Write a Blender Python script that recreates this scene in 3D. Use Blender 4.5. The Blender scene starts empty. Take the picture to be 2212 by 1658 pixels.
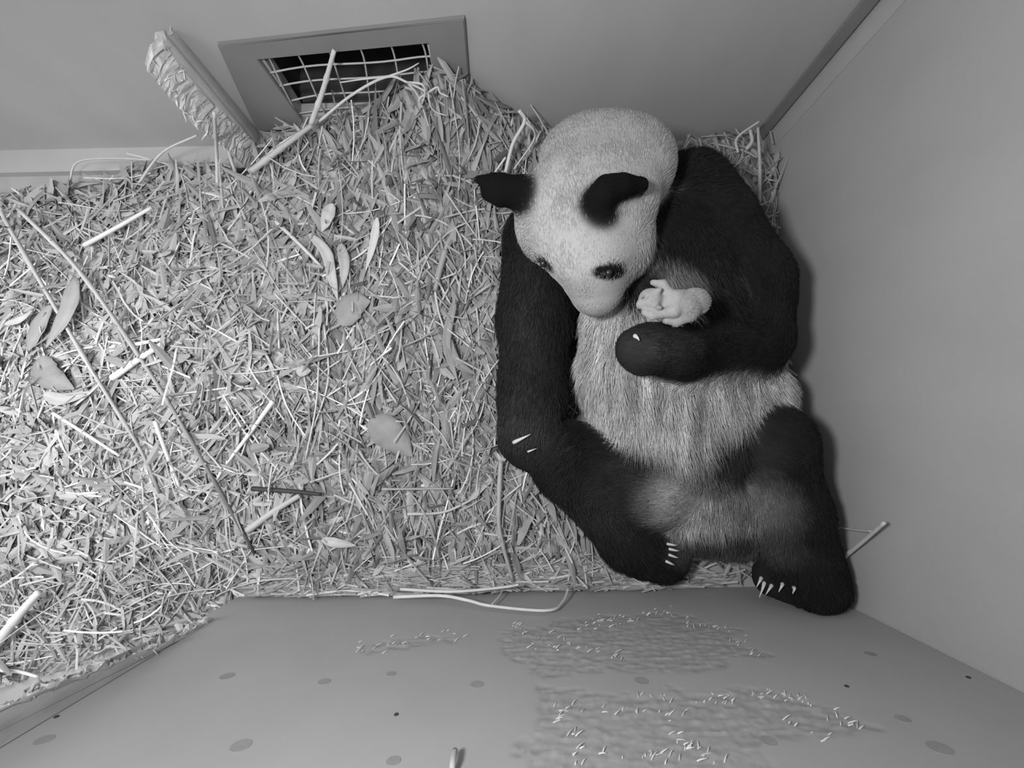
import bpy, bmesh, math, random
import numpy as np
from mathutils import Vector, Matrix

random.seed(7)
FUR_N = 210000
RNG = np.random.default_rng(11)
SC = bpy.context.scene
COL = SC.collection

# ------------------------------------------------------------------ camera, world, lights, exposure
W, H = 2212, 1658
FPX = 965.3                     # focal length in pixels of the 2212 px wide frame
CAM_H = 1.75
CAMLOC = np.array([0.0, 0.0, CAM_H])
_dn = np.array([1109.1 - W / 2, -(947.6 - H / 2), -FPX]); _dn /= np.linalg.norm(_dn)
_Z = -_dn
_X = np.array([math.cos(0.0204), math.sin(0.0204), 0.0]); _X = _X - _Z * (_X @ _Z); _X /= np.linalg.norm(_X)
_Y = np.cross(_Z, _X)
W2C = np.stack([_X, _Y, _Z], 1)
cam_data = bpy.data.cameras.new('camera'); cam = bpy.data.objects.new('camera', cam_data); COL.objects.link(cam)
cam_data.sensor_fit = 'HORIZONTAL'; cam_data.sensor_width = 36.0; cam_data.lens = 36.0 * FPX / W
cam_data.clip_start = 0.01
_m = Matrix([list(r) for r in W2C.T]).to_4x4(); _m.translation = Vector(CAMLOC)
cam.matrix_world = _m
SC.camera = cam

wd = bpy.data.worlds.new('world'); SC.world = wd; wd.use_nodes = True
wd.node_tree.nodes['Background'].inputs[0].default_value = (1, 1, 1, 1)
wd.node_tree.nodes['Background'].inputs[1].default_value = 0.46
SC.view_settings.view_transform = 'Standard'; SC.view_settings.look = 'None'
SC.view_settings.exposure = 0.0; SC.view_settings.gamma = 1.0; SC.view_settings.use_curve_mapping = False


def area_light(name, loc, target, size, power, spread=180):
    l = bpy.data.lights.new(name, 'AREA'); l.shape = 'DISK'; l.size = size; l.energy = power; l.spread = math.radians(spread)
    o = bpy.data.objects.new(name, l); COL.objects.link(o); o.location = loc
    o.rotation_euler = (Vector(target) - Vector(loc)).to_track_quat('-Z', 'Y').to_euler()
    return o


area_light('infrared_lamp', (-0.48, 0.14, 1.92), (0.18, 0.25, 0.2), 0.24, 26)
area_light('passage_lamp', (-2.05, 0.05, 1.75), (-1.70, 0.05, 0.0), 1.0, 18, 100)

# ------------------------------------------------------------------ pixel helpers (frame 2212 x 1658 -> world point)
def ray(px, py):
    c = np.array([(px - W / 2) / FPX, -(py - H / 2) / FPX, -1.0])
    return W2C.T @ c


def P(px, py, z):               # on a level z
    d = ray(px, py); return CAMLOC + d * ((z - CAM_H) / d[2])


def PY(px, py, y):              # on a plane y
    d = ray(px, py); return CAMLOC + d * (y / d[1])


def PX(px, py, x):              # on a plane x
    d = ray(px, py); return CAMLOC + d * (x / d[0])


XR, YB, YN, XL = 1.087, 1.234, -0.5644, -0.988    # right wall, back wall, near wall, chewed partition

# ------------------------------------------------------------------ small numpy noise
_TAB = RNG.random((32, 32, 32)).astype(np.float32)


def noise3(p, s):
    q = np.asarray(p, dtype=np.float32) * s
    i = np.floor(q).astype(int); f = q - i; f = f * f * (3 - 2 * f)
    r = 0
    for dx in (0, 1):
        for dy in (0, 1):
            for dz in (0, 1):
                w = (f[..., 0] if dx else 1 - f[..., 0]) * (f[..., 1] if dy else 1 - f[..., 1]) * (f[..., 2] if dz else 1 - f[..., 2])
                r = r + w * _TAB[(i[..., 0] + dx) % 32, (i[..., 1] + dy) % 32, (i[..., 2] + dz) % 32]
    return r


def fbm(p, s, n=3):
    a, t, r = 0.5, 0, 0
    for k in range(n):
        r = r + a * noise3(np.asarray(p) + 3.7 * k, s * 2 ** k); t += a; a *= .5
    return r / t


# ------------------------------------------------------------------ materials
def mat(name, val, rough=0.8, attr=None, nscale=0.0, namp=0.0, stretch=(1, 1, 1), bump=0.0, spec=0.25, transl=0.0, nscale2=None):
    m = bpy.data.materials.new(name); m.use_nodes = True
    nt = m.node_tree; b = nt.nodes['Principled BSDF']
    b.inputs['Roughness'].default_value = rough
    b.inputs['Specular IOR Level'].default_value = spec
    b.inputs['Base Color'].default_value = (val, val, val, 1)
    out = None
    if attr:
        a = nt.nodes.new('ShaderNodeAttribute'); a.attribute_name = attr; out = a.outputs['Color']
    if nscale:
        tc = nt.nodes.new('ShaderNodeTexCoord'); mp = nt.nodes.new('ShaderNodeMapping'); mp.inputs['Scale'].default_value = stretch
        nt.links.new(tc.outputs['Object'], mp.inputs['Vector'])
        n = nt.nodes.new('ShaderNodeTexNoise'); n.inputs['Scale'].default_value = nscale; n.inputs['Detail'].default_value = 6
        nt.links.new(mp.outputs['Vector'], n.inputs['Vector'])
        r = nt.nodes.new('ShaderNodeMapRange'); r.inputs['From Min'].default_value = .25; r.inputs['From Max'].default_value = .75
        r.inputs['To Min'].default_value = 1 - namp; r.inputs['To Max'].default_value = 1 + namp
        nt.links.new(n.outputs['Fac'], r.inputs['Value'])
        mx = nt.nodes.new('ShaderNodeMix'); mx.data_type = 'RGBA'; mx.blend_type = 'MULTIPLY'; mx.inputs['Factor'].default_value = 1
        if out: nt.links.new(out, mx.inputs['A'])
        else: mx.inputs['A'].default_value = (val, val, val, 1)
        nt.links.new(r.outputs['Result'], mx.inputs['B']); out = mx.outputs['Result']
        if bump:
            bp = nt.nodes.new('ShaderNodeBump'); bp.inputs['Strength'].default_value = bump; bp.inputs['Distance'].default_value = .004
            nt.links.new(n.outputs['Fac'], bp.inputs['Height']); nt.links.new(bp.outputs['Normal'], b.inputs['Normal'])
    if out: nt.links.new(out, b.inputs['Base Color'])
    return m


M_WALL = mat('painted_board', 0.40, .75, nscale=5, namp=.05, stretch=(1, 1, .6), bump=.05)
M_NEAR = mat('painted_board_worn', 0.40, .75, attr='tone', nscale=6, namp=.04, bump=.05)
M_FLOOR = mat('floor_board', 0.36, .8, nscale=8, namp=.12)
M_FRAME = mat('vent_paint', 0.21, .7, nscale=7, namp=.06)
M_DUCT = mat('duct_inside', 0.06, .9, nscale=9, namp=.2)
M_WIRE = mat('galvanised_wire', 0.42, .5, nscale=30, namp=.1)
M_RAW = mat('chewed_raw_wood', 0.5, .9, attr='tone', nscale=40, namp=.15, stretch=(1, 1, .3), bump=.4)
M_TRIM_D = mat('corner_strip_grey', 0.22, .6, nscale=10, namp=.08)
M_TRIM_L = mat('corner_strip_pale', 0.44, .6, nscale=10, namp=.05)
M_HAY = mat('hay', 0.5, .75, attr='tone', nscale=18, namp=.12, spec=.3)
M_STICK = mat('cane', 0.6, .6, attr='tone', nscale=25, namp=.10, stretch=(1, 1, 1), spec=.35)
M_BODY = mat('panda_skin', 0.2, .95, attr='tone', nscale=60, namp=.03, spec=.05)
M_FUR = mat('panda_fur', 0.2, .85, attr='tone', spec=.10)
M_CLAW = mat('claw_horn', 0.5, .35, nscale=60, namp=.12, spec=.5)
M_EYE = mat('eye', 0.012, .35, nscale=30, namp=.1, spec=.6)
M_NOSE = mat('nose_leather', 0.03, .5, nscale=120, namp=.2, bump=.4)
M_CUB = mat('cub_skin', 0.5, .8, attr='tone', nscale=90, namp=.06, spec=.15)
M_SCREW = mat('screw_filler', 0.29, .8, nscale=40, namp=.1)
M_HOLE = mat('nail_hole', 0.05, .9, nscale=40, namp=.1)


# ------------------------------------------------------------------ object helpers
def mesh_obj(name, verts, faces, material, parent=None, smooth=False, tone=None):
    me = bpy.data.meshes.new(name)
    me.from_pydata([tuple(map(float, v)) for v in verts], [], faces if isinstance(faces, list) else faces.tolist())
    if tone is not None:
        a = me.attributes.new('tone', 'FLOAT_COLOR', 'POINT')
        t = np.asarray(tone, np.float32); c = np.stack([t, t, t, np.ones_like(t)], 1)
        a.data.foreach_set('color', c.ravel())
    me.materials.append(material)
    if smooth: me.polygons.foreach_set('use_smooth', [True] * len(me.polygons))
    me.update()
    o = bpy.data.objects.new(name, me); COL.objects.link(o)
    if parent: o.parent = parent
    return o


def tag(o, label=None, cat=None, group=None, kind=None):
    if label: o['label'] = label
    if cat: o['category'] = cat
    if group: o['group'] = group
    if kind: o['kind'] = kind
    return o


def empty(name, loc):
    o = bpy.data.objects.new(name, None); o.location = tuple(map(float, loc)); o.empty_display_size = .05
    COL.objects.link(o); return o


def adopt(child, parent):       # keep world place while parenting under a moved Empty
    child.parent = parent
    child.matrix_parent_inverse = Matrix.Translation(-parent.location)
    return child


def bm_obj(name, bm, material, parent=None, smooth=False):
    me = bpy.data.meshes.new(name); bmesh.ops.recalc_face_normals(bm, faces=bm.faces[:]); bm.to_mesh(me); bm.free()
    me.materials.append(material)
    if smooth: me.polygons.foreach_set('use_smooth', [True] * len(me.polygons))
    o = bpy.data.objects.new(name, me); COL.objects.link(o)
    if parent: adopt(o, parent)
    return o


def bm_box(bm, lo, hi, bevel=0.0):
    r = bmesh.ops.create_cube(bm, size=1.0)
    lo, hi = Vector(lo), Vector(hi)
    for v in r['verts']:
        v.co = Vector([lo[i] + (v.co[i] + .5) * (hi[i] - lo[i]) for i in range(3)])
    if bevel:
        es = list({e for v in r['verts'] for e in v.link_edges})
        bmesh.ops.bevel(bm, geom=es, offset=bevel, segments=2, affect='EDGES')


def smooth_path(pts, n):
    pts = np.asarray(pts, float)
    if len(pts) == 2: 
        t = np.linspace(0, 1, n)[:, None]; return pts[0] * (1 - t) + pts[1] * t
    q = np.vstack([2 * pts[0] - pts[1], pts, 2 * pts[-1] - pts[-2]])
    out = []
    for u in np.linspace(0, len(pts) - 1 - 1e-6, n):
        i = int(u); t = u - i; a, b, c, d = q[i:i + 4]
        out.append(.5 * ((2 * b) + (c - a) * t + (2 * a - 5 * b + 4 * c - d) * t * t + (3 * b - a - 3 * c + d) * t ** 3))
    return np.array(out)


def tube_data(path, radii, sides=8):
    path = np.asarray(path, float); n = len(path); radii = np.broadcast_to(np.asarray(radii, float), (n,))
    tan = np.gradient(path, axis=0); tan /= np.linalg.norm(tan, axis=1)[:, None] + 1e-9
    ref = np.array([.21, .13, .97]); 
    if abs(tan[0] @ ref) > .9: ref = np.array([.9, .3, .1])
    V, F = [], []
    for i in range(n):
        u = ref - tan[i] * (ref @ tan[i]); u /= np.linalg.norm(u); v = np.cross(tan[i], u); ref = u
        for k in range(sides):
            a = 2 * math.pi * k / sides; V.append(path[i] + radii[i] * (math.cos(a) * u + math.sin(a) * v))
    for i in range(n - 1):
        for k in range(sides):
            F.append([i * sides + k, i * sides + (k + 1) % sides, (i + 1) * sides + (k + 1) % sides, (i + 1) * sides + k])
    F.append(list(range(sides))[::-1]); F.append([(n - 1) * sides + k for k in range(sides)])
    return V, F


# ------------------------------------------------------------------ the den: floor and walls
def slab(name, lo, hi, material):
    bm = bmesh.new(); bm_box(bm, lo, hi); return tag(bm_obj(name, bm, material), kind='structure')


slab('floor', (-3.2, -1.9, -.06), (XR + .05, YB + .06, 0), M_FLOOR)
slab('wall_right', (XR, YN - .3, -.06), (XR + .05, YB, 1.5), M_WALL)

# vent opening corners on the back wall
YF = YB - .016                                     # front face of the vent frame
fr_out = [PY(470, 100, YF), PY(1003, 42, YF), PY(1020, 262, YF), PY(556, 285, YF)]
fr_in = [PY(558, 130, YF), PY(927, 95, YF), PY(944, 246, YF), PY(654, 262, YF)]
ox0, ox1 = min(p[0] for p in fr_in) + .01, max(p[0] for p in fr_in) - .01
oz0, oz1 = min(p[2] for p in fr_in) + .01, max(p[2] for p in fr_in) - .01
# back wall: one board with the opening cut through
x0, x1, z0, z1 = -1.06, XR + .05, -.06, 1.6
bm = bmesh.new()
ring_o = [(x0, z0), (x1, z0), (x1, z1), (x0, z1)]; ring_i = [(ox0, oz0), (ox1, oz0), (ox1, oz1), (ox0, oz1)]
vo = [[bm.verts.new((x, y, z)) for x, z in ring_o] for y in (YB, YB + .05)]
vi = [[bm.verts.new((x, y, z)) for x, z in ring_i] for y in (YB, YB + .05)]
for k in range(4):
    j = (k + 1) % 4
    for s in (0, 1): bm.faces.new([vo[s][k], vo[s][j], vi[s][j], vi[s][k]])
    bm.faces.new([vo[0][k], vo[0][j], vo[1][j], vo[1][k]]); bm.faces.new([vi[0][k], vi[0][j], vi[1][j], vi[1][k]])
tag(bm_obj('wall_back', bm, M_WALL), kind='structure')
slab('wall_left', (-3.2, YB, -.06), (-1.06, YB + .05, 1.6), M_WALL)          # beyond the chewed partition
slab('baseboard_left', (-3.2, YB - .10, 0), (-1.03, YB, .03), M_WALL)

# near wall: fine grid with worn, gouged patches
def inside_poly(px, pz, poly):
    c = np.zeros(px.shape, bool); n = len(poly)
    for i in range(n):
        (xa, za), (xb, zb) = poly[i], poly[(i + 1) % n]
        hit = ((za > pz) != (zb > pz)) & (px < (xb - xa) * (pz - za) / (zb - za + 1e-12) + xa); c ^= hit
    return c


def wall_xy(lst): return [(PY(a, b, YN)[0], PY(a, b, YN)[2]) for a, b in lst]


def make_near_wall():
    xs = np.arange(-1.04, XR + .001, .0055); zs = np.arange(-.05, 1.0, .0055)
    X, Z = np.meshgrid(xs, zs, indexing='ij'); p = np.stack([X, Z, 0 * X], -1)
    n1 = fbm(p, 14, 4) - .5; n2 = fbm(p + 9, 14, 4) - .5
    xx, zz = X + .16 * n1, Z + .12 * n2
    pa = inside_poly(xx, zz, wall_xy([(1080, 1360), (1250, 1335), (1430, 1315), (1600, 1370), (1660, 1420), (1480, 1450), (1300, 1440), (1180, 1460), (1075, 1415)]))
    pb = inside_poly(xx, zz, wall_xy([(1170, 1480), (1330, 1500), (1700, 1488), (1880, 1560), (1840, 1600), (1640, 1610), (1620, 1720), (1130, 1720), (1160, 1580)]))
    pc = inside_poly(xx, zz, wall_xy([(760, 1395), (880, 1375), (1000, 1365), (1000, 1385), (880, 1395), (770, 1420)]))
    wear = (pa | pb | pc).astype(float)
    for _ in range(2):
        wear[1:-1, 1:-1] = (wear[1:-1, 1:-1] * 2 + wear[2:, 1:-1] + wear[:-2, 1:-1] + wear[1:-1, 2:] + wear[1:-1, :-2]) / 6
    st = np.stack([X * 1.0, Z * 3.2, 0 * X], -1)
    grain = fbm(st + 5, 34, 4) - .5; fib = fbm(np.stack([X * 2.4 + Z, Z * .9 - X * .3, 0 * X], -1) + 2, 60, 3) - .5
    disp = wear * (-.001 + .0045 * grain + .0035 * fib)
    Y = YN + np.minimum(disp, .006)
    tone = .385 + wear * (-.035 + .12 * np.clip(fib, -.3, .5) + .08 * grain)
    nx, nz = X.shape; idx = np.arange(nx * nz).reshape(nx, nz)
    F = np.stack([idx[:-1, :-1], idx[1:, :-1], idx[1:, 1:], idx[:-1, 1:]], -1).reshape(-1, 4)
    V = np.stack([X, Y, Z], -1).reshape(-1, 3)
    o = mesh_obj('wall_near', V, F, M_NEAR, smooth=True, tone=np.clip(tone, .15, .7).ravel())
    tag(o, kind='structure')
    return o


wall_near = make_near_wall()
slab('trim_3', (-1.04, YN - .05, -.06), (XR + .05, YN - .012, 1.0), M_WALL)
slab('trim_5', (-1.04, YN - .05, 1.0), (XR + .05, YN, 1.6), M_WALL)             # the board above it      # the thickness of the near boarding
# screw marks in the near wall
for (px, py, r) in [(95, 1598, .016), (520, 1610, .019), (850, 1643, .013), (490, 1460, .017), (700, 1472, .015), (1030, 1478, .016), (1385, 1470, .017),
                    (1880, 1412, .014), (1950, 1552, .013), (2030, 1615, .019), (845, 1455, .012), (1660, 1600, .015)]:
    c = PY(px, py, YN); bm = bmesh.new()
    bmesh.ops.create_cone(bm, cap_ends=True, segments=24, radius1=r, radius2=r * .98, depth=.0006)
    bmesh.ops.transform(bm, matrix=Matrix.Translation(Vector((c[0], YN + .0005, c[2]))) @ Matrix.Rotation(-math.pi / 2, 4, 'X') @ Matrix.Scale(1.0, 4), verts=bm.verts[:])
    bm_obj('screw_mark', bm, M_SCREW, wall_near)
for (px, py) in [(122, 1548), (856, 1543), (1829, 1482), (2092, 1463)]:
    c = PY(px, py, YN); bm = bmesh.new()
    bmesh.ops.create_cone(bm, cap_ends=True, segments=14, radius1=.005, radius2=.004, depth=.002)
    bmesh.ops.transform(bm, matrix=Matrix.Translation(Vector((c[0], YN + .001, c[2]))) @ Matrix.Rotation(-math.pi / 2, 4, 'X'), verts=bm.verts[:])
    bm_obj('nail_hole', bm, M_HOLE, wall_near)
# splinters standing off the gouged boards
def splinters():
    V, F, T = [], [], []
    spots = [((1110, 1355), (1250, 1395), 16), ((1250, 1350), (1440, 1322), 34), ((1430, 1320), (1600, 1375), 20), ((1590, 1380), (1670, 1425), 8), ((1130, 1390), (1350, 1420), 16),
             ((770, 1400), (1000, 1372), 26), ((1370, 1510), (1560, 1512), 14), ((1560, 1512), (1690, 1492), 16), ((1690, 1495), (1860, 1575), 26),
             ((1210, 1530), (1480, 1545), 16), ((1440, 1590), (1560, 1650), 18), ((1300, 1620), (1470, 1640), 14), ((1700, 1560), (1800, 1600), 8), ((1180, 1500), (1260, 1650), 18)]
    for (a, b, n) in spots:
        for _ in range(n):
            t = random.random(); px = a[0] + t * (b[0] - a[0]) + random.gauss(0, 9); py = a[1] + t * (b[1] - a[1]) + random.gauss(0, 7)
            c = PY(px, py, YN); L = random.uniform(.006, .020); ang = random.gauss(-.55, .5)
            d = np.array([math.cos(ang), random.uniform(.08, .5), math.sin(ang)]); d /= np.linalg.norm(d)
            c[1] = YN - .001
            path = smooth_path([c, c + d * L * .5 + np.array([0, .001, 0]), c + d * L], 4)
            v, f = tube_data(path, [.0017, .0017, .0012, .0004], 4); o = len(V)
            V += v; F += [[i + o for i in q] for q in f]; T += [random.uniform(.38, .60)] * len(v)
    o = mesh_obj('wood_splinters', V, F, M_RAW, parent=wall_near, tone=T); o['kind'] = 'stuff'


splinters()

# corner strips up the back right corner
slab('trim_1', (XR - .060, YB - .012, 0), (XR - .018, YB, 1.5), M_TRIM_D)
slab('trim_2', (XR - .004, YB - .075, 0), (XR, YB - .002, 1.5), M_TRIM_L)
slab('trim_4', (XR - .006, YB - .080, 0), (XR, YB - .075, 1.5), M_TRIM_L)

# ------------------------------------------------------------------ vent with wire grille
vent = empty('wall_vent', ((fr_out[0][0] + fr_out[1][0]) / 2, YB, .2))
tag(vent, 'square grey vent frame with wire grille low on the back wall, straw in front', 'vent')
bm = bmesh.new()
fo = [[bm.verts.new((p[0], y, p[2])) for p in fr_out] for y in (YF, YB - .001)]
fi = [[bm.verts.new((p[0], y, p[2])) for p in fr_in] for y in (YF, YB - .001)]
for k in range(4):
    j = (k + 1) % 4
    for s in (0, 1): bm.faces.new([fo[s][k], fo[s][j], fi[s][j], fi[s][k]])
    bm.faces.new([fo[0][k], fo[0][j], fo[1][j], fo[1][k]]); bm.faces.new([fi[0][k], fi[0][j], fi[1][j], fi[1][k]])
bmesh.ops.bevel(bm, geom=[e for e in bm.edges if all(abs(v.co.y - YF) < 1e-5 for v in e.verts) and len({v in fo[0] for v in e.verts}) == 1], offset=.003, segments=2, affect="EDGES")
bm_obj('vent_frame', bm, M_FRAME, vent)
bm = bmesh.new()           # duct behind the opening, open to the front
d0, d1 = YB + .051, YB + .30
dv = [[bm.verts.new((x, y, z)) for x, z in ((ox0 - .02, oz0 - .02), (ox1 + .02, oz0 - .02), (ox1 + .02, oz1 + .02), (ox0 - .02, oz1 + .02))] for y in (d0, d1)]
for k in range(4): bm.faces.new([dv[0][k], dv[0][(k + 1) % 4], dv[1][(k + 1) % 4], dv[1][k]])
bm.faces.new(dv[1]); bm_obj('vent_duct', bm, M_DUCT, vent)
YW = YB - .004
def wire(pts, r=.0032):
    path = smooth_path([PY(a, b, YW) for a, b in pts], 14); path[:, 1] += .004 * np.sin(np.linspace(0, 9, 14))
    v, f = tube_data(path, r, 6); adopt(mesh_obj('wire', v, f, M_WIRE, smooth=True), vent)


for pts in [[(578, 120), (600, 165), (640, 240), (655, 262)], [(640, 112), (664, 160), (700, 240), (712, 262)], [(708, 104), (726, 150), (752, 225), (762, 255)],
            [(775, 98), (789, 140), (800, 220), (806, 250)], [(842, 92), (855, 135), (868, 215), (874, 250)], [(910, 88), (922, 130), (931, 205), (936, 250)],
            [(560, 162), (700, 140), (850, 130), (940, 122)], [(575, 192), (700, 172), (850, 162), (945, 155)], [(610, 222), (720, 202), (850, 194), (948, 186)],
            [(640, 246), (760, 232), (860, 224), (950, 217)]]:
    wire(pts)

# ------------------------------------------------------------------ chewed partition: what is left of it at both ends
def chewed_board(name, profile, xa, xb, label, seed, edge_from, skew=0.0, raw=(.45, .75)):
    """profile: smooth outline (y,z) closed; edge indices from edge_from on are gnawed."""
    rs = np.random.default_rng(seed)
    pts = []
    n = len(profile)
    for i in range(n):
        a, b = np.array(profile[i]), np.array(profile[(i + 1) % n])
        L = np.linalg.norm(b - a); k = max(2, int(L / .007)) if i >= edge_from else max(2, int(L / .05))
        nrm = np.array([-(b - a)[1], (b - a)[0]]) / L
        for t in np.linspace(0, 1, k, endpoint=False):
            q = a + (b - a) * t
            if i >= edge_from and 0 < t: q = q + nrm * (rs.normal(0, .0055) + .010 * (fbm(np.array([[L * t * 1.0 + i * 3.1, seed, 0.]]), 32, 3)[0] - .5) * 2)
            pts.append((q, i >= edge_from))
    m = len(pts); V, T = [], []
    layers = 5
    for li, x in enumerate(np.linspace(xa, xb, layers)):
        for q, gn in pts:
            j = rs.normal(0, .004, 2) if gn and 0 < li < layers - 1 else np.zeros(2)
            cut = .006 * (2 - abs(li - 2)) if gn else 0
            V.append((x + (rs.normal(0, .002) if gn else 0), q[0] + j[0] + (skew * (1 - li / (layers - 1)) if gn else 0), q[1] + j[1] + cut)); T.append(rs.uniform(*raw) if gn else .36)
    F = []
    for li in range(layers - 1):
        for k in range(m):
            F.append([li * m + k, li * m + (k + 1) % m, (li + 1) * m + (k + 1) % m, (li + 1) * m + k])
    me = bpy.data.meshes.new(name); bm = bmesh.new()
    bv = [bm.verts.new(v) for v in V]
    for f in F: bm.faces.new([bv[i] for i in f])
    for base in (0, (layers - 1) * m):
        f = bm.faces.new([bv[base + k] for k in range(m)]); bmesh.ops.triangulate(bm, faces=[f])
    bmesh.ops.recalc_face_normals(bm, faces=bm.faces[:]); bm.verts.index_update(); bm.to_mesh(me); bm.free()
    a = me.attributes.new('tone', 'FLOAT_COLOR', 'POINT'); t = np.asarray(T, np.float32)
    a.data.foreach_set('color', np.stack([t, t, t, np.ones_like(t)], 1).ravel())
    me.materials.append(M_RAW); o = bpy.data.objects.new(name, me); COL.objects.link(o)
    tag(o, label, 'board')
    # torn fibres along the gnawed edge
    V, F, T = [], [], []
    gn = [q for q, g in pts if g]
    for _ in range(120):
        q = gn[rs.integers(len(gn))]; u = rs.random(); c = np.array([xa + (xb - xa) * u, q[0] + skew * (1 - u), q[1]]); d = rs.normal(0, 1, 3); d[2] += .4; d /= np.linalg.norm(d)
        L = rs.uniform(.008, .03); v, f = tube_data(smooth_path([c - d * .004, c + d * L * .5, c + d * L + rs.normal(0, .003, 3)], 4), [.002, .0025, .0015, .0004], 4)
        k = len(V); V += v; F += [[i + k for i in g] for g in f]; T += [rs.uniform(raw[0] + .03, raw[1] + .05)] * len(v)
    s = mesh_obj('torn_fibres', V, F, M_RAW, parent=o, tone=T); s['kind'] = 'stuff'
    return o



# profile order: wall-side edges first (clean), then the gnawed run
chewed_board('chewed_post', [(1.17, 0.0), (YB - .001, 0.0), (YB - .001, .555), (1.168, .60), (1.142, .52), (1.138, .44), (1.142, .36), (1.155, .27), (1.16, .15)],
             -1.028, XL, 'gnawed wooden post on the back wall beside the vent, its open edge splintered', 5, 2, skew=-.085)
chewed_board('chewed_board', [(YN + .002, 1.0), (YN + .002, .22), (YN + .010, .34), (YN + .014, .42), (-.545, .50), (-.528, .575), (-.512, .62), (-.522, .66), (-.498, .72), (-.505, .78), (-.488, .85), (-.485, 1.0)],
             -1.022, XL, 'gnawed board strip standing against the near wall at the lower left, ragged top edge', 9, 1, skew=.0, raw=(.28, .46))

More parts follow.
